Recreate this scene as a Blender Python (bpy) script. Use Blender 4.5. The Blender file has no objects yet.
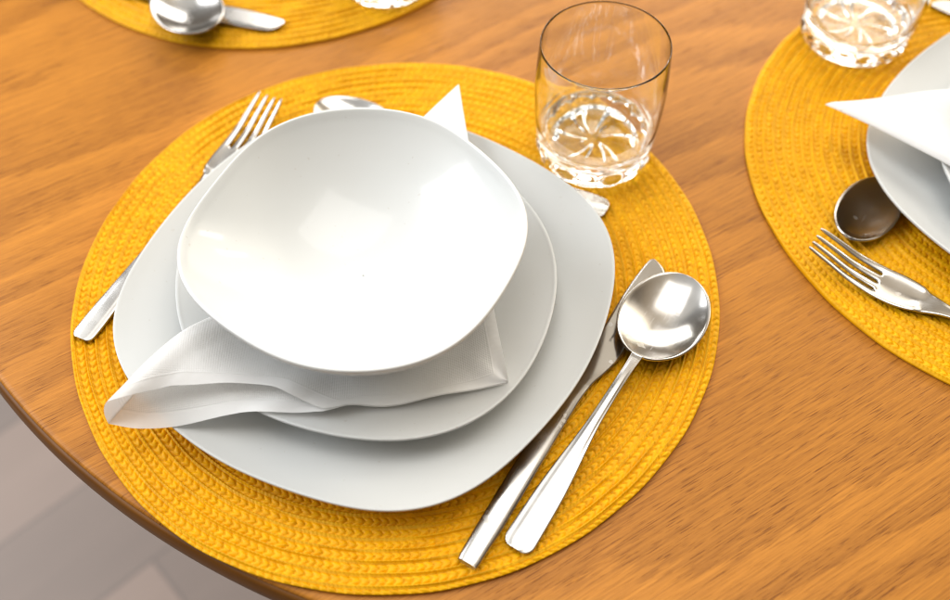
import bpy, math, random
import numpy as np
from mathutils import Matrix, Vector, Euler

random.seed(4); rng = np.random.default_rng(4)
S = bpy.context.scene
COL = S.collection
PI = math.pi

# ------------------------------------------------------------------ helpers
def tag(o, label=None, cat=None, group=None, kind=None):
    if label: o['label'] = label
    if cat: o['category'] = cat
    if group: o['group'] = group
    if kind: o['kind'] = kind
    return o

def empty(name, loc=(0, 0, 0), rz=0):
    o = bpy.data.objects.new(name, None); COL.objects.link(o)
    o.empty_display_size = .02
    o.location = loc; o.rotation_euler = (0, 0, rz)
    return o

def obj(name, me, mat=None, parent=None):
    o = bpy.data.objects.new(name, me); COL.objects.link(o)
    if mat is not None and len(me.materials) == 0: me.materials.append(mat)
    if parent is not None: o.parent = parent
    return o

def copy_tree(o, parent=None):
    c = o.copy(); COL.objects.link(c); c.parent = parent
    for ch in [x for x in COL.objects if x.parent == o]:
        copy_tree(ch, c)
    return c

def mesh(name, v, f, smooth=True):
    me = bpy.data.meshes.new(name)
    v = np.asarray(v, dtype=np.float32).reshape(-1, 3)
    if isinstance(f, np.ndarray):
        n, k = f.shape
        me.vertices.add(len(v)); me.vertices.foreach_set('co', v.ravel())
        me.loops.add(n * k); me.loops.foreach_set('vertex_index', f.astype(np.int32).ravel())
        me.polygons.add(n); me.polygons.foreach_set('loop_start', np.arange(0, n * k, k, dtype=np.int32))
        me.update(calc_edges=True)
    else:
        me.from_pydata(v.tolist(), [], f); me.update()
    me.polygons.foreach_set('use_smooth', np.full(len(me.polygons), smooth))
    me.validate()
    return me

def grid_faces(nr, nc, wrap=False):
    """faces of a grid of nr rows x nc columns (row major); wrap closes the columns"""
    i = np.arange(nr - 1)[:, None]; j = np.arange(nc if wrap else nc - 1)[None, :]
    j2 = (j + 1) % nc
    a = i * nc + j; b = i * nc + j2; c = (i + 1) * nc + j2; d = (i + 1) * nc + j
    return np.stack([a, b, c, d], -1).reshape(-1, 4)

def smoothstep(a, b, x):
    t = np.clip((np.asarray(x, float) - a) / (b - a), 0, 1)
    return t * t * (3 - 2 * t)

def cubic(xs, ys, x):
    """monotone (pchip) interpolation"""
    xs = np.asarray(xs, float); ys = np.asarray(ys, float); x = np.asarray(x, float)
    h = np.diff(xs); d = np.diff(ys) / h
    m = np.zeros_like(ys)
    for i in range(1, len(xs) - 1):
        if d[i - 1] * d[i] > 0:
            w1 = 2 * h[i] + h[i - 1]; w2 = h[i] + 2 * h[i - 1]
            m[i] = (w1 + w2) / (w1 / d[i - 1] + w2 / d[i])
    m[0], m[-1] = d[0], d[-1]
    k = np.clip(np.searchsorted(xs, x) - 1, 0, len(xs) - 2)
    t = np.clip((x - xs[k]) / h[k], 0, 1)
    return ((1 + 2 * t) * (1 - t) ** 2 * ys[k] + t * (1 - t) ** 2 * h[k] * m[k]
            + t * t * (3 - 2 * t) * ys[k + 1] + t * t * (t - 1) * h[k] * m[k + 1])

def dense(pts, per=6):
    """Catmull-Rom through a polyline"""
    p = np.asarray(pts, float); out = []
    q = np.vstack([2 * p[0] - p[1], p, 2 * p[-1] - p[-2]])
    for i in range(1, len(q) - 2):
        for t in np.linspace(0, 1, per, endpoint=False):
            a, b, c, d = q[i - 1], q[i], q[i + 1], q[i + 2]
            out.append(.5 * (2 * b + (c - a) * t + (2 * a - 5 * b + 4 * c - d) * t * t + (3 * b - a - 3 * c + d) * t ** 3))
    out.append(p[-1])
    return np.array(out)

# ------------------------------------------------------------------ node helper
class N:
    def __init__(self, name):
        self.m = bpy.data.materials.new(name); self.m.use_nodes = True
        self.t = self.m.node_tree; self.t.nodes.clear()
        self.out = self.t.nodes.new('ShaderNodeOutputMaterial')
    def n(self, typ, **kw):
        nd = self.t.nodes.new(typ)
        for k, v in kw.items():
            if k == 'inp':
                for kk, vv in v.items():
                    if hasattr(vv, 'is_output') or isinstance(vv, bpy.types.NodeSocket): self.t.links.new(vv, nd.inputs[kk])
                    else: nd.inputs[kk].default_value = vv
            else: setattr(nd, k, v)
        return nd
    def math(self, op, a, b=None, c=None, clamp=False):
        nd = self.n('ShaderNodeMath', operation=op, use_clamp=clamp)
        for i, v in enumerate((a, b, c)):
            if v is None: continue
            if isinstance(v, bpy.types.NodeSocket): self.t.links.new(v, nd.inputs[i])
            else: nd.inputs[i].default_value = v
        return nd.outputs[0]
    def mapr(self, x, a, b, c=0., d=1., smooth=False):
        nd = self.n('ShaderNodeMapRange', interpolation_type='SMOOTHSTEP' if smooth else 'LINEAR',
                    inp={'Value': x, 'From Min': a, 'From Max': b, 'To Min': c, 'To Max': d})
        return nd.outputs[0]
    def noise(self, vec, scale, detail=2., rough=.5, dist=0.):
        nd = self.n('ShaderNodeTexNoise', inp={'Vector': vec, 'Scale': scale, 'Detail': detail, 'Roughness': rough, 'Distortion': dist})
        return nd.outputs['Fac']
    def scale(self, vec, s, rz=0., loc=(0, 0, 0)):
        nd = self.n('ShaderNodeMapping', inp={'Vector': vec, 'Scale': s, 'Rotation': (0, 0, rz), 'Location': loc})
        return nd.outputs[0]
    def mix(self, f, a, b):
        nd = self.n('ShaderNodeMix', data_type='RGBA')
        for i, v in ((0, f), (6, a), (7, b)):
            if isinstance(v, bpy.types.NodeSocket): self.t.links.new(v, nd.inputs[i])
            else: nd.inputs[i].default_value = v if i == 0 else (*v[:3], 1)
        return nd.outputs[2]
    def coord(self, which='Object'):
        return self.n('ShaderNodeTexCoord').outputs[which]
    def bump(self, h, strength, dist, normal=None):
        nd = self.n('ShaderNodeBump', inp={'Height': h, 'Strength': strength, 'Distance': dist})
        if normal is not None: self.t.links.new(normal, nd.inputs['Normal'])
        return nd.outputs[0]
    def bsdf(self, **inp):
        nd = self.n('ShaderNodeBsdfPrincipled')
        for k, v in inp.items():
            k = k.replace('_', ' ')
            if isinstance(v, bpy.types.NodeSocket): self.t.links.new(v, nd.inputs[k])
            else: nd.inputs[k].default_value = (*v, 1) if isinstance(v, tuple) and len(v) == 3 else v
        self.t.links.new(nd.outputs[0], self.out.inputs[0])
        return nd

# ------------------------------------------------------------------ materials
def oak(name, light, dark, grain):
    k = N(name)
    c = k.scale(k.coord(), (1, 1, 1), -math.radians(grain))
    c0 = k.n('ShaderNodeVectorMath', operation='ADD', inp={0: c, 1: (3.1, 1.7, 0)}).outputs[0]
    big = k.noise(k.scale(c0, (1.5, 4.4, 1)), 1., 2., .5)
    med = k.noise(k.scale(c0, (34, 420, 1)), 1., 3., .65)
    sep = k.n('ShaderNodeSeparateXYZ', inp={0: c0}).outputs
    ph = k.math('ADD', k.math('MULTIPLY', sep[1], 25.), k.math('ADD', k.math('MULTIPLY', big, 8.), k.math('MULTIPLY', med, .75)))
    fr = k.math('FRACT', ph)
    ring = k.math('MULTIPLY', k.mapr(fr, 0., .10, 0., 1., True), k.mapr(fr, .22, .95, 1., 0., True))
    # short dark vessels and fine fibre, both lying along the grain
    fib = k.noise(k.scale(c0, (36, 1100, 1)), 1., 4., .7)
    pores = k.noise(k.scale(c0, (62, 1500, 1), 0, (3, 9, 0)), 1., 2., .6)
    long_ = k.noise(k.scale(c0, (11, 620, 1), 0, (7, 2, 0)), 1., 3., .6)
    pmask = k.math('MULTIPLY', k.mapr(pores, .57, .63, 0., 1.), k.math('ADD', k.math('MULTIPLY', ring, .55), .45))
    blotch = k.noise(k.scale(c0, (2.6, 11, 1)), 1., 3., .55)
    fleck = k.mapr(k.noise(k.scale(c0, (13, 170, 1), 0, (5, 5, 0)), 1., 1., .5), .66, .76, 0., 1.)
    f = k.math('ADD', k.math('MULTIPLY', ring, .23), k.math('ADD', k.math('MULTIPLY', k.mapr(fib, .32, .68), .28), k.math('MULTIPLY', k.mapr(blotch, .3, .7), .26)))
    f = k.math('ADD', f, k.math('ADD', k.math('MULTIPLY', pmask, .42), k.math('MULTIPLY', k.mapr(long_, .38, .66), .24)))
    f = k.math('SUBTRACT', f, k.math('ADD', k.math('MULTIPLY', fleck, .18), .06), clamp=True)
    colr = k.mix(f, light, dark)
    h = k.math('SUBTRACT', k.math('MULTIPLY', fib, .25), pmask)
    k.bsdf(Base_Color=colr, Roughness=k.mapr(fib, .2, .8, .34, .46), Specular_IOR_Level=.22,
           Normal=k.bump(h, .22, .0004))
    return k.m

M = {}
M['oak'] = oak('oak_veneer', (.60, .240, .031), (.19, .060, .006), 31)

def edge_mat():
    k = N('stained_edge')
    c = k.coord()
    f = k.noise(k.scale(c, (30, 30, 400)), 1., 3.)
    k.bsdf(Base_Color=k.mix(f, (.21, .080, .008), (.10, .034, .004)), Roughness=.45, Specular_IOR_Level=.25, Normal=k.bump(f, .1, .0005))
    return k.m
M['edge'] = edge_mat()

def floor_mat():
    k = N('laminate_floor')
    c = k.scale(k.coord(), (1, 1, 1), math.radians(-42), (.62, .12, 0))
    b = k.n('ShaderNodeTexBrick', offset=.5, inp={'Vector': c, 'Color1': (.34, .255, .215, 1), 'Color2': (.125, .108, .10, 1), 'Mortar': (.13, .105, .095, 1),
            'Scale': 1., 'Mortar Size': .0035, 'Mortar Smooth': .6, 'Brick Width': .42, 'Row Height': .15, 'Bias': -.1})
    g = k.noise(k.scale(c, (3, 26, 1)), 1., 4., .6)
    g2 = k.noise(k.scale(c, (4, 6, 1)), 1., 3., .6)
    col = k.mix(k.math('ADD', k.math('MULTIPLY', g, .6), k.math('MULTIPLY', g2, .5)), (.32, .245, .21), (.13, .104, .092))
    col = k.mix(.42, b.outputs['Color'], col)
    k.bsdf(Base_Color=col, Roughness=.5)
    return k.m
M['floor'] = floor_mat()

def straw_mat():
    k = N('woven_yellow_straw')
    c = k.coord()
    v = k.n('ShaderNodeTexVoronoi', feature='F1', inp={'Vector': c, 'Scale': 210.})
    cell = k.n('ShaderNodeSeparateColor', inp={0: v.outputs['Color']}).outputs[0]
    big = k.noise(c, 14., 3.)
    fine = k.noise(c, 1500., 2.)
    f = k.math('ADD', k.math('MULTIPLY', cell, .55), k.math('ADD', k.math('MULTIPLY', big, .3), k.math('MULTIPLY', fine, .2)), clamp=True)
    col = k.mix(f, (.90, .475, .003), (.70, .325, .002))
    k.bsdf(Base_Color=col, Roughness=.45, Specular_IOR_Level=.18, Normal=k.bump(fine, .15, .0003))
    return k.m
M['straw'] = straw_mat()

def porcelain(name, rough, coat, tone):
    k = N(name)
    c = k.coord()
    f = k.noise(c, 22., 2.)
    sp = k.mapr(k.noise(c, 420., 0.), .835, .85, 0., 1.)
    tint = k.mix(k.mapr(k.noise(c, 9., 2.), .3, .7), (.575 * tone, .592 * tone, .592 * tone), (.595 * tone, .598 * tone, .582 * tone))
    col = k.mix(k.math('MULTIPLY', sp, .2), tint, (.40, .34, .27))
    mk = k.noise(c, 60., 4., .7)
    k.bsdf(Base_Color=col, Roughness=k.math('ADD', k.mapr(mk, .35, .7, -.02, .03), rough), Specular_IOR_Level=.45, Coat_Weight=coat, Coat_Roughness=.07,
           Normal=k.bump(f, .05, .004))
    return k.m
M['porcelain'] = porcelain('white_porcelain', .40, .06, 1.0)
M['bowl'] = porcelain('glazed_porcelain', .30, .40, 1.14)

def steel(name, rough, brushed=False):
    k = N(name)
    c = k.coord()
    f = k.noise(k.scale(c, (700, 40, 200)) if brushed else c, 1. if brushed else 60., 2.)
    sm = k.noise(c, 45., 4., .65)
    spots = k.mapr(k.noise(c, 150., 1.), .70, .74, 0., .16)
    scr = k.mapr(k.noise(k.scale(c, (60, 2600, 60), .35), 1., 1.), .68, .74, 0., .09)
    rg = k.math('ADD', k.math('ADD', k.mapr(f, .3, .7, rough * .75, rough * 1.3), k.mapr(sm, .55, .75, 0., .07)), k.math('MAXIMUM', spots, scr))
    k.bsdf(Base_Color=k.mix(k.math('MULTIPLY', spots, 2.5), (.52, .50, .475), (.42, .40, .37)), Metallic=1., Roughness=rg,
           Normal=k.bump(sm, .01, .0005))
    return k.m
M['steel'] = steel('polished_steel', .15)
M['steel_handle'] = steel('satin_steel', .23)
k = N('engraving'); k.bsdf(Base_Color=(.17, .15, .13), Metallic=.6, Roughness=.6); M['engraving'] = k.m

k = N('clear_glass')
k.bsdf(Base_Color=(.985, 1., .99), Roughness=.0, IOR=1.5, Transmission_Weight=1.); M['glass'] = k.m

def paper():
    k = N('white_napkin_paper')
    uv = k.n('ShaderNodeUVMap').outputs[0]
    hem = k.n('ShaderNodeAttribute', attribute_name='hem').outputs['Fac']
    s = k.n('ShaderNodeSeparateXYZ', inp={0: uv}).outputs
    w = 2 * PI / .0016
    h = k.math('MULTIPLY', k.math('SINE', k.math('MULTIPLY', k.math('ADD', s[0], s[1]), w * .71)), k.math('SINE', k.math('MULTIPLY', k.math('SUBTRACT', s[0], s[1]), w * .71)))
    inside = k.mapr(hem, .0055, .0065)
    h = k.math('MULTIPLY', k.math('ADD', h, k.noise(uv, 2500., 1.)), inside)
    line = k.math('SUBTRACT', 1., k.mapr(k.math('ABSOLUTE', k.math('SUBTRACT', hem, .006)), 0., .0007))
    h2 = k.math('SUBTRACT', k.math('MULTIPLY', h, .4), k.math('MULTIPLY', line, 1.1))
    crump = k.noise(uv, 45., 3., .55)
    nb = k.bump(crump, .18, .006)
    nrm = k.bump(h2, .40, .0004, nb)
    pb = k.bsdf(Base_Color=(.95, .95, .945), Roughness=.85, Specular_IOR_Level=.15, Normal=nrm)
    tr = k.n('ShaderNodeBsdfTranslucent', inp={'Color': (.95, .94, .92, 1), 'Normal': nrm})
    mx = k.n('ShaderNodeMixShader', inp={0: .30, 1: pb.outputs[0], 2: tr.outputs[0]})
    k.t.links.new(mx.outputs[0], k.out.inputs[0])
    return k.m
M['paper'] = paper()

# ------------------------------------------------------------------ measured layout (metres, table top at z = 0)
CAM_H, TILT, ROLL, F_PX = .48609, .955353, -.016047, 1008.236
TABLE = (.10293, .63329); TABLE_R = .5032
MATS = {'near': (-.04646, .35776), 'right': (.36756, .43970), 'far': (-.15653, .75767)}
MAT_R, MAT_T = .1905, .0045

# ------------------------------------------------------------------ table and floor
def lathe(prof, nt=256, wob=None):
    th = np.linspace(0, 2 * PI, nt, endpoint=False)
    p = np.asarray(prof, float)
    R = p[:, 0][:, None] * np.ones(nt); Z = p[:, 1][:, None] * np.ones(nt)
    if wob is not None: R, Z = wob(R, Z, th[None, :])
    return np.stack([R * np.cos(th), R * np.sin(th), Z], -1).reshape(-1, 3), grid_faces(len(p), nt, True)

table = empty('dining_table', (*TABLE, 0))
tag(table, 'round oak dining table with a dark stained rounded edge', 'table')
R = TABLE_R
prof = [(0.001, -.020), (R - .003, -.020), (R - .002, -.018), (R - .0006, -.0042), (R - .0002, -.0022), (R - .0007, -.0008), (R - .0018, -.0001), (R - .004, 0), (R - .05, 0), (R * .5, 0), (.001, 0)]
v, f = lathe(prof, 360)
obj('tabletop', mesh('tabletop', v, f), M['oak'], table)
prof = dense([(R - .0015, -.0024), (R + .0004, -.0026), (R + .0020, -.0040), (R + .0034, -.0085), (R + .0036, -.014), (R + .0022, -.0195), (R - .001, -.0235), (R - .006, -.0250), (R - .03, -.0252), (R - .03, -.0205)], 4)
v, f = lathe(prof[::-1], 360)
obj('edge_band', mesh('edge_band', v, f), M['edge'], table)

v = np.array([(-4, -4, -.745), (4, -4, -.745), (4, 4, -.745), (-4, 4, -.745)], float)
fl = obj('floor', mesh('floor', v, np.array([[0, 1, 2, 3]]), False), M['floor'])
tag(fl, kind='structure')

# ------------------------------------------------------------------ placemats: coiled flat braid stitched ring to ring
def make_mat_mesh():
    nring = 31; pitch = MAT_R / nring; per = 11; nt = 2600
    th = np.linspace(0, 2 * PI, nt, endpoint=False)
    r = np.linspace(pitch * 3, MAT_R, (nring - 3) * per + 1)
    T, Rr = np.meshgrid(th, r)
    ring0 = np.floor(Rr / pitch)
    u = Rr / pitch + T / (2 * PI) + (.025 * np.sin(T * 9 + ring0 * 1.3) + .012 * np.sin(T * 23 + ring0 * 2.1)) * (1 - smoothstep(.17, .188, Rr))                       # a spiral: one ring further per turn
    ring = np.floor(u + 1e-9); v = u - ring
    ncell = np.round(2 * PI * (ring + .5) * pitch / .0046)
    ncell = np.maximum(ncell, 8)
    jit = (np.sin(ring * 12.9898) * 43758.5453) % 1.0
    ph = T / (2 * PI) * ncell + jit + .14 * np.sin(T * 17 + ring * 2.3) + .08 * np.sin(T * 41 + ring * 5.1)
    c = (v - .625) / .365                                  # across the braid, -1..1
    side = c > 0
    p = ph + .55 * np.abs(c) ** 1.3
    fr = p - np.floor(p)
    cell = np.floor(p) + ring * 131 + side * 57
    rnd = (np.sin(cell * 78.233) * 43758.5453) % 1.0
    bump = np.sqrt(np.clip(1 - np.abs(2 * fr - 1) ** 2.6, 0, 1))
    crown = np.sqrt(np.clip(1 - np.abs(c) ** 4.0, 0, 1))
    seam = 1 + 0 * c
    braid = (.01 + .57 * bump * (.74 + .26 * rnd) + .06 * rnd) * crown * seam
    cord = np.exp(-((v - .11) / .090) ** 4) * (.98 + .05 * np.sin(T * ncell * 2.))
    hgt = np.maximum(np.where(v < .25, 0, braid), cord)
    z = MAT_T - .0034 * (1 - hgt)
    edge = smoothstep(MAT_R - .0014, MAT_R, Rr)
    z = z * (1 - edge) + edge * (.0020)
    z += .00025 * np.sin(T * 5 + Rr * 60)
    wob = .0005 * np.sin(T * 3 + 1) + .0003 * np.sin(T * 7) + .00012 * np.sin(T * 29 + 2) + .00025 * np.sin(T * 3 + Rr * 240)
    R2 = Rr + wob * smoothstep(.05, .19, Rr)
    V = np.stack([R2 * np.cos(T), R2 * np.sin(T), z], -1)
    skirt = V[-1].copy(); skirt[:, 2] = .0001; skirt[:, :2] *= .997
    inner = V[0].copy(); inner[:, 2] = .0002
    V = np.concatenate([inner[None], V, skirt[None]], 0)
    f = grid_faces(V.shape[0], nt, True)
    Vf = V.reshape(-1, 3)
    # close the hub with a low dome
    cidx = len(Vf)
    Vf = np.vstack([Vf, [[0, 0, .0002]]])
    me = mesh('placemat', Vf, f)
    return me
mat_me = make_mat_mesh(); mat_me.materials.append(M['straw'])
for key, lab, rz in (('near', 'round yellow woven placemat under the whole near place setting', 0.3),
                     ('right', 'round yellow woven placemat cut off by the right frame edge, under fork and dark spoon', 2.0),
                     ('far', 'round yellow woven placemat at the top left with a blurred spoon and knife on it', 4.4)):
    o = obj('placemat', mat_me); o.location = (*MATS[key], 0.0003); o.rotation_euler = (0, 0, rz)
    tag(o, lab, 'placemat', 'round yellow placemats')

# ------------------------------------------------------------------ porcelain
def fourier(co):
    def fn(th):
        r = np.full_like(th, co[0])
        for k in range(1, (len(co) - 1) // 2 + 1):
            r = r + co[2 * k - 1] * np.cos(k * th) + co[2 * k] * np.sin(k * th)
        return r
    return fn
R_DIN = fourier([.13644, 0.00006, .00006, .00066, -.00072, .00024, -.00027, .00285, .00467, 0, 0, 0, 0, -.00026, -.0001, -.00026, .00059])
R_SAL = fourier([.10883, -.00045, .0017, -.00119, -.00546, .00032, -.00023, -.00093, .00109, .00068, .00022, .00028, .00024])
R_BOWL = fourier([.08851, -.00011, -.00009, .00028, -.00067, -.00034, -.00103, .00106, .00163, .00022, -.00055, .00068, .00061, .00008, -.00004])

def dish(name, rfn, prof, morph0, nt=220, per=6):
    """prof: (fraction of the outline, z); inner contours are rounder than the rim"""
    p = dense(prof, per); p[:, 0] = np.clip(p[:, 0], 0.004, 1.0)
    th = np.linspace(0, 2 * PI, nt, endpoint=False)
    out = rfn(th); mean = out.mean()
    s = p[:, 0][:, None]
    m = smoothstep(morph0, 1.0, s)
    r = s * (mean * (1 - m) + out[None, :] * m)
    v = np.stack([r * np.cos(th), r * np.sin(th), p[:, 1][:, None] * np.ones(nt)], -1).reshape(-1, 3)
    return mesh(name, v, grid_faces(len(p), nt, True))

Z_MAT = MAT_T + .0003
DIN_P = [(0, .0050), (.25, .0050), (.48, .0051), (.60, .0060), (.72, .0085), (.84, .0130), (.93, .0172), (.975, .0197), (.990, .0206), (.998, .0206), (1.0, .0199), (.995, .0188),
         (.95, .0150), (.86, .0095), (.74, .0048), (.66, .0022), (.62, .0007), (.612, 0), (.585, 0), (.575, .0009), (.4, .0016), (0, .0016)]
SAL_P = [(0, .0050), (.25, .0050), (.46, .0051), (.58, .0064), (.70, .0095), (.82, .0150), (.92, .0200), (.97, .0226), (.987, .0236), (.998, .0236), (1.0, .0228), (.993, .0214),
         (.94, .0172), (.85, .0112), (.74, .0058), (.66, .0026), (.62, .0008), (.61, 0), (.575, 0), (.565, .0010), (.4, .0018), (0, .0018)]
HB = .060
BOWL_P = [(0, .0175), (.20, .0181), (.36, .0206), (.50, .0250), (.63, .0312), (.75, .0388), (.86, .0474), (.935, .0544), (.968, .0583), (.982, .0598), (.993, .0600), (1.0, .0593), (.998, .0575),
          (.968, .0520), (.90, .0415), (.80, .0290), (.69, .0180), (.57, .0090), (.49, .0040), (.465, .0010), (.46, 0), (.43, 0), (.42, .0018), (.3, .0025), (0, .0025)]
din_me = dish('dinner_plate', R_DIN, DIN_P, .45)
sal_me = dish('salad_plate', R_SAL, SAL_P, .40)
bowl_me = dish('bowl', R_BOWL, BOWL_P, .30)
for m_ in (din_me, sal_me, bowl_me): m_.materials.append(M['bowl' if m_ is bowl_me else 'porcelain'])

DIN_C, SAL_C, BOWL_C = (-.06017, .34016), (-.0615, .3430), (-.06202, .33663)
Z_DIN = Z_MAT; Z_SAL = Z_DIN + .0050; Z_BOWL = Z_SAL + .0050 + .0030
def put(name, me, xy, z, rz, label, cat, group=None):
    o = obj(name, me); o.location = (*xy, z); o.rotation_euler = (0, 0, rz)
    return tag(o, label, cat, group)
put('dinner_plate', din_me, DIN_C, Z_DIN, 0, 'large white square-rounded dinner plate at the bottom of the near stack', 'plate', 'white dinner plates')
put('salad_plate', sal_me, SAL_C, Z_SAL, 0, 'smaller white plate between the near dinner plate and the napkin', 'plate', 'white side plates')
put('bowl', bowl_me, BOWL_C, Z_BOWL, 0, 'deep white bowl on top of the near stack of plates', 'bowl', 'white bowls')
# right-hand setting
RD_C, RS_C, RB_C = (.3875, .4245), (.3975, .4260), (.4360, .4260)
put('dinner_plate', din_me, RD_C, Z_DIN, 1.30, 'large white dinner plate on the right placemat, half out of the frame', 'plate', 'white dinner plates')
put('salad_plate', sal_me, RS_C, Z_SAL, 1.44, 'small white plate on the right dinner plate, only its edge showing under the napkin', 'plate', 'white side plates')
put('bowl', bowl_me, RB_C, Z_BOWL, 1.44, 'white bowl on the right napkin at the frame edge', 'bowl', 'white bowls')

# ------------------------------------------------------------------ napkins (square folded on its diagonal)
def make_napkin(name, L, Rr, T, centre, rot, z0, lift_tip=0., puff=1.0):
    L, Rr, T = (np.array(p, float) for p in (L, Rr, T))
    na, nb = 110, 150
    a = np.linspace(0, 1, na)[None, :]
    t = np.linspace(-1, 1, nb)[:, None]
    b = np.abs(t) ** 1.7; top = t > 0
    A = a * np.ones_like(b); B = b * np.ones_like(a); TOP = top * np.ones_like(a)
    # opening along the free edge near L
    w = np.sqrt(np.clip(1 - (1 - np.minimum(B / .032, 1)) ** 2, 0, 1)) * cubic([0, .05, .13, .28, .45, .62, 1], [1, 1, .66, .40, .22, 0, 0], B)
    near = np.exp(-(A / .26) ** 1.5)
    setb = cubic([0, .04, .10, .15, .25, .38, .48, .60, 1], [0, .003, .009, .0115, .0115, .0105, .006, 0, 0], B) * puff * TOP
    bulge = cubic([0, .10, .20, .35, .45, .57, .615, .70, .85, 1], [0, .004, .005, .004, .006, .0065, .002, .003, .001, 0], B)
    A2 = A + (setb - bulge) / (.19 * np.maximum(1 - B, .12)) * np.exp(-(A / .45) ** 2) * (1 - A)
    P0 = L[None, None] + B[..., None] * (Rr - L); P1 = T[None, None] + B[..., None] * (Rr - T)
    X = P0 + A2[..., None] * (P1 - P0)
    d = X - np.array(centre); th = np.arctan2(d[..., 1], d[..., 0]) - rot
    rho = np.hypot(d[..., 0], d[..., 1]) / R_SAL(th)
    base = z0 + .0187 * smoothstep(.50, 1.02, rho) + .0012 * np.clip(rho - 1, 0, 1)
    droop = .010 * smoothstep(1.0, 1.40, rho) * np.exp(-A * 6)
    base = base - droop + lift_tip * smoothstep(.62, 1.0, A2)
    # layers
    gap = .0014 * np.minimum(1, np.sqrt(B / .02)) + .0200 * puff * w * near
    # rounded fold towards the far tip too
    gap += .0008 * np.minimum(1, np.sqrt(B / .03)) * np.exp(-B / .15) * np.exp(-((A - 1) / .4) ** 2)
    wave = .0010 * np.sin(B * 31 + 1.0) * np.exp(-A * 7) * smoothstep(.25, .45, B) + .0008 * np.sin(B * 17 + A * 9)
    wave = wave + .0022 * np.exp(-((B - .56) / .05) ** 2) * np.exp(-A * 9)
    damp = smoothstep(.52, .80, rho)
    z = base + np.where(TOP > 0, gap * (.25 + .75 * damp), 0) + wave * damp + .0004
    # the lower leaf sags a little inside the opening
    z = z + 0
    V = np.concatenate([X, z[..., None]], -1)
    V = V.reshape(-1, 3)
    f = grid_faces(nb, na)
    me = mesh(name, V, f)
    hem1 = A * (1 - B) * .27 * .71; hem2 = (1 - A) * (1 - B) * .27 * .71
    at = me.attributes.new('hem', 'FLOAT', 'POINT'); at.data.foreach_set('value', np.minimum(hem1, hem2).astype(np.float32).ravel())
    uvl = me.uv_layers.new(name='UVMap')
    li = np.empty(len(me.loops), np.int32); me.loops.foreach_get('vertex_index', li)
    ex = (Rr - L) / np.linalg.norm(Rr - L); ey = np.array([-ex[1], ex[0]])
    Pu = np.stack([(X - L) @ ex, (X - L) @ ey], -1).reshape(-1, 2)
    uvl.data.foreach_set('uv', Pu[li].astype(np.float32).ravel())
    me.materials.append(M['paper'])
    o = obj(name, me)
    return o
ZN = Z_SAL + .0056
o = make_napkin('napkin', (-.1905, .2512), (.0164, .2668), (-.0083, .4860), SAL_C, 0, ZN, .003)
tag(o, 'white paper napkin folded to a triangle under the near bowl', 'napkin', 'white paper napkins')
def rot2(p, o_, ang, to):
    c, s = math.cos(ang), math.sin(ang); x, y = p[0] - o_[0], p[1] - o_[1]
    return (to[0] + c * x - s * y, to[1] + s * x + c * y)
T0 = (-.0085, .4785); T1 = (.2208, .4610); an = math.radians(91.6)
o = make_napkin('napkin', rot2((-.1862, .2520), T0, an, T1), rot2((.0164, .2668), T0, an, T1), T1, RS_C, 1.44, ZN, .004)
tag(o, 'white paper napkin whose pointed corner sticks out over the right dinner plate', 'napkin', 'white paper napkins')

# ------------------------------------------------------------------ cutlery
def finish(parts, root, base_me, mods):
    """evaluate one smooth solid, then cut it into its parts so that the seam stays invisible"""
    tmp = bpy.data.objects.new('tmp', base_me); COL.objects.link(tmp)
    sd = tmp.modifiers.new('s', 'SOLIDIFY'); sd.thickness = mods[0]; sd.offset = -1; sd.use_even_offset = False
    sb = tmp.modifiers.new('b', 'SUBSURF'); sb.levels = mods[1]; sb.render_levels = mods[1]
    dg = bpy.context.evaluated_depsgraph_get(); dg.update()
    ev = tmp.evaluated_get(dg); me = bpy.data.meshes.new_from_object(ev)
    bpy.data.objects.remove(tmp)
    nv = len(me.vertices); co = np.empty(nv * 3, np.float32); me.vertices.foreach_get('co', co); co = co.reshape(-1, 3)
    no = np.empty(nv * 3, np.float32); me.vertices.foreach_get('normal', no); no = no.reshape(-1, 3)
    fs = np.array([p.vertices[:] for p in me.polygons])
    cx = co[fs][:, :, 0].mean(1)
    for name, lo, hi, mat in parts:
        sel = fs[(cx >= lo) & (cx < hi)]
        idx, inv = np.unique(sel, return_inverse=True)
        m = mesh(name, co[idx], inv.reshape(-1, 4))
        m.normals_split_custom_set_from_vertices(no[idx].tolist())
        obj(name, m, mat, root)
    bpy.data.meshes.remove(me)

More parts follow.
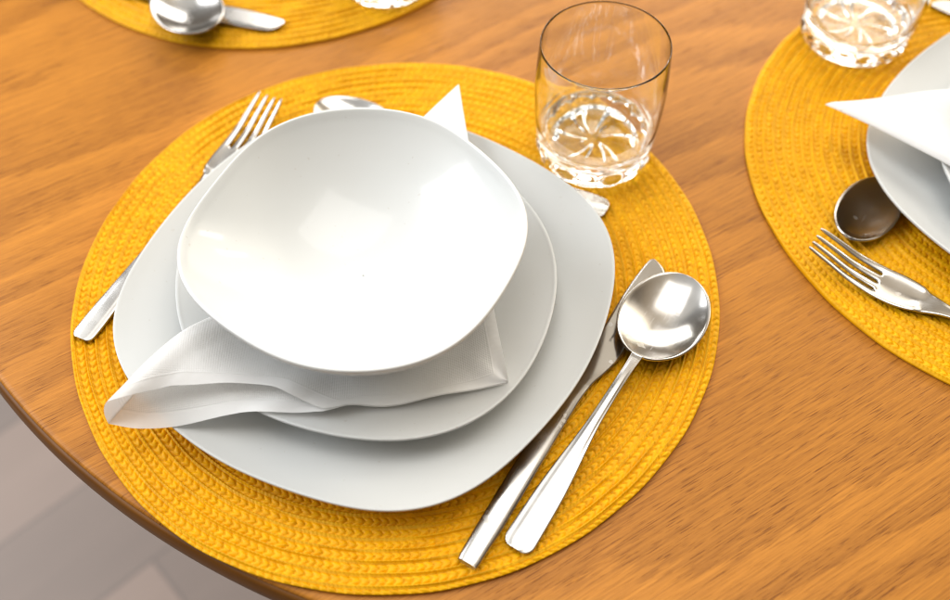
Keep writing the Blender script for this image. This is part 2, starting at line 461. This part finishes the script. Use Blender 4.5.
def spoon(name, Ltot, rb, lb, neck, hend, rest, zc_keys, depth):
    """x runs from the bowl tip (0) to the handle end"""
    root = empty(name)
    s = np.concatenate([lb * (1 - np.cos(np.linspace(0, PI, 34))) / 2, np.linspace(lb, Ltot - .006, 44)[1:], Ltot - .006 + .006 * np.sin(np.linspace(0, PI / 2, 8)[1:])])
    ax = lb / 2
    we = rb * np.sqrt(np.clip(1 - ((s - ax) / ax) ** 2, 0, 1)) ** .96
    we = np.where(s < ax, we, rb * np.clip(1 - ((s - ax) / ax) ** 2, 0, 1) ** .52)
    hw = cubic([0, lb * .80, lb, lb * 1.18, lb + .040, Ltot - .030, Ltot], [neck * 1.2, neck * 1.5, neck * 1.12, neck, neck * 1.10, hend * .93, hend * 1.02], s)
    endr = np.sqrt(np.clip(1 - np.clip((s - (Ltot - .006)) / .006, 0, 1) ** 2, 0.002, 1))
    hw = hw * (.36 + .64 * endr)
    blend = smoothstep(lb * .62, lb * .95, s)
    w = np.where(s < lb * .62, we, (np.maximum(we, 0) ** 3 + (hw * blend) ** 3) ** (1 / 3))
    w = np.maximum(w, .0004)
    zc = cubic([k[0] for k in zc_keys], [k[1] for k in zc_keys], s)
    ny = 17; y = np.linspace(-1, 1, ny)
    Y, Sx = np.meshgrid(y, s)
    q = np.clip(1 - ((Sx - ax) / ax) ** 2, 0, 1); q = np.where(Sx > lb, 0, q)
    z = zc[:, None] - depth * (q ** .9) * (1 - Y ** 2)
    hb = smoothstep(lb * .98, lb * 1.25, Sx)
    z = z - hb * (.0005 * np.abs(Y) ** 2.2 + .0002 * smoothstep(.40, .62, np.abs(Y)))
    V = np.stack([Sx, Y * w[:, None], z], -1).reshape(-1, 3)
    f = grid_faces(len(s), ny)[:, ::-1]
    me = mesh('tmp', V, f)
    cut = lb * 1.04
    finish([('bowl_of_spoon', -1, cut, M['steel']), ('handle', cut, 9, M['steel_handle'])], root, me, (.0016, 1))
    return root

def fork(name='fork'):
    """x runs from the tine tips (0) to the handle end"""
    Lt = .205; tl = .043
    root = empty(name)
    s = np.concatenate([np.linspace(0, tl, 22), np.linspace(tl, .080, 16)[1:], np.linspace(.080, Lt - .005, 34)[1:], Lt - .005 + .005 * np.sin(np.linspace(0, PI / 2, 7)[1:])])
    half = cubic([0, .02, tl, .052, .062, .074, .086, .10, Lt - .05, Lt - .012, Lt], [.0103, .0112, .0122, .0124, .0112, .0072, .0040, .0032, .0055, .0073, .0072], s)
    endr = np.sqrt(np.clip(1 - np.clip((s - (Lt - .005)) / .005, 0, 1) ** 2, 0.002, 1)); half = half * (.52 + .48 * endr)
    zc = cubic([0, .012, .030, .047, .062, .080, .105, .15, Lt - .012, Lt], [.0185, .0145, .0088, .0068, .0074, .0098, .0112, .0098, .0075, .0070], s)
    # columns: 4 tines of 3 columns, 3 slots
    gap_f = .30
    cols = []
    tw = 1.0 / (4 + 3 * gap_f)
    x0 = -1.0; edges = []
    for i in range(4):
        a0 = -1 + 2 * (i * (tw + gap_f * tw)); a1 = a0 + 2 * tw
        edges += [(a0, a1)]
    ys = []
    for i, (a0, a1) in enumerate(edges):
        ys += [(a0, i), ((a0 + a1) / 2, i), (a1, i)]
    rows = []
    for k, sv in enumerate(s):
        row = []
        tf = 0 if sv >= tl else (1 - sv / tl)
        for (yv, i) in ys:
            mid = sum(edges[i]) / 2
            sh = 1 - .40 * tf - (.35 * max(0, 1 - sv / .004) if sv < .004 else 0)
            yy = (mid + (yv - mid) * sh) * half[k]
            if sv < tl and False: pass
            yn = yy / half[k]
            zz = zc[k] + (.0016 * yn * yn if sv < .07 else 0) - smoothstep(.075, .095, sv) * (.0004 * abs(yn) ** 2.6 + .0002 * smoothstep(.45, .65, abs(yn)))
            row.append((sv, yy, float(zz)))
        rows.append(row)
    V = np.array(rows).reshape(-1, 3); nc = len(ys)
    fcs = []
    for r_ in range(len(s) - 1):
        for c_ in range(nc - 1):
            slot = (c_ % 3 == 2)
            if slot and s[r_ + 1] <= tl + 1e-9: continue
            fcs.append(((r_ + 1) * nc + c_, (r_ + 1) * nc + c_ + 1, r_ * nc + c_ + 1, r_ * nc + c_))
    me = mesh('tmp', V, np.array(fcs))
    finish([('fork_head', -1, .088, M['steel']), ('handle', .088, 9, M['steel_handle'])], root, me, (.0017, 1))
    return root

def knife(name='table_knife'):
    """x runs from the blade tip (0) to the handle end; +y is the cutting side"""
    Lt = .2185; root = empty(name)
    s = np.concatenate([.012 * (1 - np.cos(np.linspace(0, PI / 2, 12))), np.linspace(.012, .085, 18)[1:], np.linspace(.085, .115, 12)[1:], np.linspace(.115, Lt - .003, 24)[1:], Lt - .003 + .003 * np.sin(np.linspace(0, PI / 2, 5)[1:])])
    yr = cubic([0, .0015, .0045, .009, .020, .050, .072, .086, .098, .112, .16, Lt - .003, Lt], [.0008, .0046, .0086, .0112, .0126, .0132, .0128, .0098, .0068, .0061, .0063, .0056, .0052], s)
    yl = cubic([0, .0015, .006, .018, .034, .055, .085, .10, .115, .16, Lt - .003, Lt], [-.0004, -.0020, -.0030, -.0042, -.0048, -.0046, -.0044, -.0050, -.0056, -.0060, -.0056, -.0052], s)
    ny = 15; t = np.linspace(0, 1, ny)
    Tt, Sx = np.meshgrid(t, s)
    Yv = yl[:, None] + (yr - yl)[:, None] * Tt
    hz = cubic([0, .085, .112, .16, Lt - .012, Lt], [.0068, .0072, .0096, .0110, .0098, .0090], s)
    c = 2 * Tt - 1
    hb = smoothstep(.09, .115, Sx)
    z = hz[:, None] - hb * (.0011 * np.abs(c) ** 3.5) - (1 - hb) * .0003 * smoothstep(.7, 1., c)
    V = np.stack([Sx, Yv, z], -1)
    # lower shell
    zl = hz[:, None] - (.0010 * (1 - hb) + hb * (.0050 - .0017 * np.abs(c) ** 2.6)) + 0 * c - (1 - hb) * .0002
    zl = np.maximum(zl, Z_MAT - .0002)
    zl = np.minimum(zl, z - .0004)
    W = np.stack([Sx, Yv, zl], -1)[:, ::-1]
    loop = np.concatenate([V, W], 1); nc = loop.shape[1]
    f = grid_faces(len(s), nc, True)[:, ::-1]
    Vf = loop.reshape(-1, 3)
    caps = np.array([[0 * nc + i, 0 * nc + i + 1, nc - 2 - i, nc - 1 - i] for i in range(ny - 1)])[:, ::-1]
    e0 = (len(s) - 1) * nc
    cape = np.array([[e0 + i + 1, e0 + i, e0 + nc - 1 - i, e0 + nc - 2 - i] for i in range(ny - 1)])[:, ::-1]
    me = mesh('tmp', Vf, np.concatenate([f, caps, cape]))
    nv = len(me.vertices)
    no = np.empty(nv * 3, np.float32); me.vertices.foreach_get('normal', no); no = no.reshape(-1, 3)
    fs = np.concatenate([f, caps, cape]); cx = Vf[fs][:, :, 0].mean(1)
    for nm, lo, hi, mt in (('blade', -1, .100, M['steel']), ('handle', .100, 9, M['steel_handle'])):
        sel = fs[(cx >= lo) & (cx < hi)]; idx, inv = np.unique(sel, return_inverse=True)
        m = mesh(nm, Vf[idx], inv.reshape(-1, 4)); m.normals_split_custom_set_from_vertices(no[idx].tolist())
        ob = obj(nm, m, mt, root)
        if nm == 'blade': blade = ob
    bpy.data.meshes.remove(me)
    cu = bpy.data.curves.new('engraving', 'FONT'); cu.body = 'STAINLESS STEEL'; cu.size = .0019; cu.extrude = .00003; cu.resolution_u = 2
    cu.materials.append(M['engraving'])
    te = bpy.data.objects.new('engraving_text', cu); COL.objects.link(te)
    dg = bpy.context.evaluated_depsgraph_get(); dg.update()
    em = bpy.data.meshes.new_from_object(te.evaluated_get(dg)); bpy.data.objects.remove(te)
    en = obj('engraving', em, M['engraving'], blade)
    en.location = (.066, .0035, .00722); en.rotation_euler = (0, 0, PI)
    return root

def aim(o, tip, end, dz=0., roll=0., pitch=0.):
    a = math.atan2(end[1] - tip[1], end[0] - tip[0])
    o.location = (tip[0], tip[1], dz); o.rotation_euler = (roll, pitch, a)
    return o

# near setting
SOUP_Z = [(0, .0150), (.020, .0142), (.050, .0150), (.062, .0165), (.080, .0178), (.11, .0162), (.16, .0100), (.183, .0078), (.1925, .0070)]
soup = spoon('soup_spoon', .1925, .0245, .0650, .0030, .0084, 0, SOUP_Z, .0078)
aim(soup, (.1246, .3476), (.0177, .1874))
tag(soup, 'round-bowled steel soup spoon resting beside the knife on the near placemat', 'spoon', 'steel soup spoons')
kn = knife()
aim(kn, (.1077, .3666), (-.0060, .1800))
tag(kn, 'steel table knife between the near plates and the soup spoon', 'knife', 'steel table knives')
fk = fork()
E0 = np.array((-.22545, .31670)); D0 = np.array((.44868, .89369))
aim(fk, E0 + D0 * .205, E0)
tag(fk, 'steel fork at the left of the near plates, tines showing behind the bowl', 'fork', 'steel forks')
DES_Z = [(0, .0125), (.022, .0115), (.055, .0120), (.068, .0118), (.090, .0112), (.13, .0098), (.18, .0078), (.198, .0075), (.2085, .0072)]
ds = spoon('dessert_spoon', .2085, .0180, .058, .0033, .0088, 0, DES_Z, .0066)
aim(ds, (-.1041, .4980), (.0830, .4062))
tag(ds, 'steel dessert spoon lying behind the near bowl, handle end by the tumbler', 'spoon', 'steel dessert spoons')
# right setting
f2 = copy_tree(fk); a = math.radians(145); dv = np.array((math.cos(a), math.sin(a)))
b2 = np.array((.23687, .34702)); aim(f2, b2 + dv * .043, b2 - dv * .162)
tag(f2, 'steel fork with four tines lying on the right placemat', 'fork', 'steel forks')
d2 = copy_tree(ds); a = math.radians(52); dv = np.array((math.cos(a), math.sin(a))); c2 = np.array((.2415, .3985))
aim(d2, c2 - dv * .027, c2 + dv * .181)
tag(d2, 'dark reflecting dessert spoon half under the right dinner plate', 'spoon', 'steel dessert spoons')
k2 = copy_tree(kn); aim(k2, (.337, .598), (.513, .469))
tag(k2, 'steel table knife peeking out at the top right corner behind the tumbler', 'knife', 'steel table knives')
# far setting
k3 = copy_tree(kn); a = math.radians(162); dv = np.array((math.cos(a), math.sin(a))); tp = np.array((-.1350, .5885))
aim(k3, tp + np.array((0, .0)), tp + dv * .2)
tag(k3, 'blurred steel knife on the far placemat, its blade under the spoon', 'knife', 'steel table knives')
s3 = copy_tree(soup); a = math.radians(124); dv = np.array((math.cos(a), math.sin(a))); c3 = np.array((-.2035, .5940))
aim(s3, c3 - dv * .031, c3 + dv * .162, .0035, 0, 0)
tag(s3, 'blurred steel soup spoon lying over the knife on the far placemat', 'spoon', 'steel soup spoons')

# ------------------------------------------------------------------ tumblers
def make_tumbler_mesh():
    nt = 360
    th = np.linspace(0, 2 * PI, nt, endpoint=False)
    H = .0885; nl = 14
    # outer wall from the foot up, then over the rim and down the inside, then the inside floor
    outer = dense([(.0300, .0002), (.0330, .0006), (.0352, .0028), (.0364, .0065), (.0367, .0105), (.0362, .0140), (.0366, .0158), (.0377, .0185), (.0380, .0215), (.0388, .030),
                   (.0397, .043), (.0400, .055), (.0397, .068), (.0391, .079), (.0385, .0865), (.0383, .0880)], 5)
    rim = dense([(.0383, .0880), (.03815, .0884), (.0380, .0885), (.03785, .0884), (.0377, .0879)], 4)
    inner = dense([(.0377, .0879), (.0382, .079), (.0385, .068), (.0387, .055), (.0383, .043), (.0374, .031), (.0366, .0250), (.0352, .0208), (.0320, .0188), (.026, .0180), (.018, .0178), (.008, .0178), (.0004, .0178)], 5)
    under = dense([(.0004, .0034), (.004, .0034), (.010, .0032), (.018, .0029), (.0245, .0022), (.0280, .0010), (.0300, .0002)], 8)
    prof = np.concatenate([under[:-1], outer[:-1], rim[:-1], inner])
    tagz = np.concatenate([np.zeros(len(under) - 1), np.ones(len(outer) - 1), np.full(len(rim) - 1, 2), np.full(len(inner), 3)])
    R = prof[:, 0][:, None] * np.ones(nt); Z = prof[:, 1][:, None] * np.ones(nt)
    T = th[None, :]; tg = tagz[:, None]
    # lobes pressed round the foot
    lob = (np.abs(np.sin(T * nl / 2)) ** .8 - .62) * .0019
    amt = smoothstep(.000, .004, Z) * (1 - smoothstep(.0105, .0150, Z)) * (tg == 1)
    R = R + lob * amt
    # lip of the lobes reaches the underside rim
    Zl = -.0006 * (1 - np.abs(np.sin(T * nl / 2))) * (tg == 1) * (1 - smoothstep(.001, .006, Z))
    Z = np.maximum(Z - Zl * 0, 0.0002)
    # star of seven curved petals pressed into the underside
    npet = 6
    sw = T + 14. * R                                            # swirl
    pet = np.cos(sw * npet)
    env = smoothstep(.004, .009, R) * (1 - smoothstep(.0225, .0275, R)) * (tg == 0)
    Z = Z + env * .0028 * smoothstep(.0, 1., pet)
    V = np.stack([R * np.cos(T), R * np.sin(T), Z], -1).reshape(-1, 3)
    return mesh('tumbler', V, grid_faces(len(prof), nt, True))
tum_me = make_tumbler_mesh(); tum_me.materials.append(M['glass'])
for xy, rz, lab in (((.0785, .4590), .2, 'clear glass tumbler standing on the near placemat behind the plates'),
                    ((.2715, .5655), .9, 'clear glass tumbler standing on the right placemat, its top cut off by the frame'),
                    ((-.0625, .6375), .45, 'clear glass tumbler on the far placemat, only its knobbly foot showing')):
    put('tumbler', tum_me, xy, Z_MAT, rz, lab, 'glass', 'clear glass tumblers')

# ------------------------------------------------------------------ camera
cam = bpy.data.cameras.new('camera'); co = bpy.data.objects.new('camera', cam); COL.objects.link(co)
fw = Vector((0, math.cos(TILT), -math.sin(TILT))); rt = Vector((1, 0, 0)); up = rt.cross(fw)
c_, s_ = math.cos(ROLL), math.sin(ROLL)
r2 = c_ * rt + s_ * up; u2 = -s_ * rt + c_ * up
mw = Matrix((r2, u2, -fw)).transposed().to_4x4(); mw.translation = (0, 0, CAM_H)
co.matrix_world = mw
cam.sensor_width = 36; cam.lens = F_PX / 950 * 36
cam.clip_start = .02; cam.clip_end = 100
cam.dof.use_dof = True; cam.dof.focus_distance = .545; cam.dof.aperture_fstop = 4.0
S.camera = co

# ------------------------------------------------------------------ light: added overhead softbox and the windows of a pale room
def area_lamp(name, loc, size, energy, col, target=(0, .4, 0)):
    l = bpy.data.lights.new(name, 'AREA'); l.shape = 'RECTANGLE'; l.size, l.size_y = size; l.energy = energy; l.color = col
    o = bpy.data.objects.new(name, l); COL.objects.link(o)
    d = Vector(target) - Vector(loc)
    o.location = loc; o.rotation_euler = d.to_track_quat('-Z', 'Y').to_euler()
    return o
area_lamp('soft_area_light', (.12, .62, 2.15), (1.5, 1.3), 16, (1., .98, .945), (0, .40, 0))  # unseen softbox added above the table as overhead key, no window there
area_lamp('soft_area_light', (.35, 3.0, 1.62), (2.2, 1.1), 36, (1., .98, .94))  # window behind the table, low enough to rake the weave
area_lamp('soft_area_light', (-2.35, .95, 1.75), (2.3, 1.6), 68, (.94, .97, 1.0))  # window on the left, mirrored in the bowl
area_lamp('window_pane_light', (1.95, 1.75, 1.42), (.16, .42), 2.6, (1, .96, .90))
area_lamp('window_pane_light', (2.20, 1.30, 1.10), (.16, .42), 2.6, (1, .96, .90))

w = bpy.data.worlds.new('World'); S.world = w; w.use_nodes = True
nt = w.node_tree; nt.nodes.clear()
def wn(t, **kw):
    n_ = nt.nodes.new(t)
    for k_, v_ in kw.items(): setattr(n_, k_, v_)
    return n_
def lk(a_, b_): nt.links.new(a_, b_)
def wramp(src, lo, hi, els):
    mp = wn('ShaderNodeMapRange'); mp.inputs[1].default_value = lo; mp.inputs[2].default_value = hi
    cr = wn('ShaderNodeValToRGB'); lk(src, mp.inputs[0]); lk(mp.outputs[0], cr.inputs[0])
    el = cr.color_ramp.elements
    el[0].position, el[0].color = els[0][0], (*els[0][1], 1); el[1].position, el[1].color = els[-1][0], (*els[-1][1], 1)
    for pos, c in els[1:-1]:
        e = el.new(pos); e.color = (*c, 1)
    return cr.outputs[0]
tc = wn('ShaderNodeTexCoord'); sp = wn('ShaderNodeSeparateXYZ'); lk(tc.outputs['Generated'], sp.inputs[0])
# pale ceiling above, brown furniture and floor low down
base = wramp(sp.outputs[2], -1, 1, ((.30, (.26, .20, .15)), (.50, (.42, .36, .30)), (.64, (.30, .25, .20)), (.78, (.36, .32, .28)), (.855, (.50, .48, .45)), (.90, (1.22, 1.17, 1.08)), (1., (1.22, 1.18, 1.11))))
# cooler and brighter on the left, warm brown on the right; dark behind the camera
lat = wramp(sp.outputs[0], -.6, .6, ((0., (.95, 1.0, 1.06)), (.45, (1., 1., 1.)), (.62, (1.06, .97, .84)), (.85, (.72, .62, .50)), (1., (.55, .45, .34))))
fr = wramp(sp.outputs[1], -.8, .2, ((0., (.55, .54, .53)), (.55, (.85, .85, .85)), (1., (1., 1., 1.))))
m1 = wn('ShaderNodeVectorMath', operation='MULTIPLY'); lk(base, m1.inputs[0]); lk(lat, m1.inputs[1])
m2 = wn('ShaderNodeVectorMath', operation='MULTIPLY'); lk(m1.outputs[0], m2.inputs[0]); lk(fr, m2.inputs[1])
# sunlit pale wall at the far right
dt = wn('ShaderNodeVectorMath', operation='DOT_PRODUCT'); lk(tc.outputs['Generated'], dt.inputs[0]); dt.inputs[1].default_value = Vector((.72, .60, .40)).normalized()
lobe = wramp(dt.outputs['Value'], .84, 1., ((0., (0, 0, 0)), (.35, (.25, .22, .18)), (.62, (3.6, 3.3, 2.75)), (1., (4.2, 3.8, 3.1))))
m3 = wn('ShaderNodeVectorMath', operation='ADD'); lk(m2.outputs[0], m3.inputs[0]); lk(lobe, m3.inputs[1]); m2 = m3
bg = wn('ShaderNodeBackground'); bg.inputs[1].default_value = .66; lk(m2.outputs[0], bg.inputs[0])
ow = wn('ShaderNodeOutputWorld'); lk(bg.outputs[0], ow.inputs[0])

# ------------------------------------------------------------------ render settings
S.render.engine = 'CYCLES'
cy = S.cycles
cy.use_denoising = True
cy.filter_width = 1.15
cy.caustics_reflective = False; cy.caustics_refractive = True
cy.blur_glossy = .3
cy.max_bounces = 14; cy.transmission_bounces = 12; cy.glossy_bounces = 6; cy.diffuse_bounces = 5
cy.sample_clamp_indirect = 8
S.view_settings.view_transform = 'Standard'; S.view_settings.look = 'None'
S.view_settings.exposure = 0.24; S.view_settings.gamma = 1.0
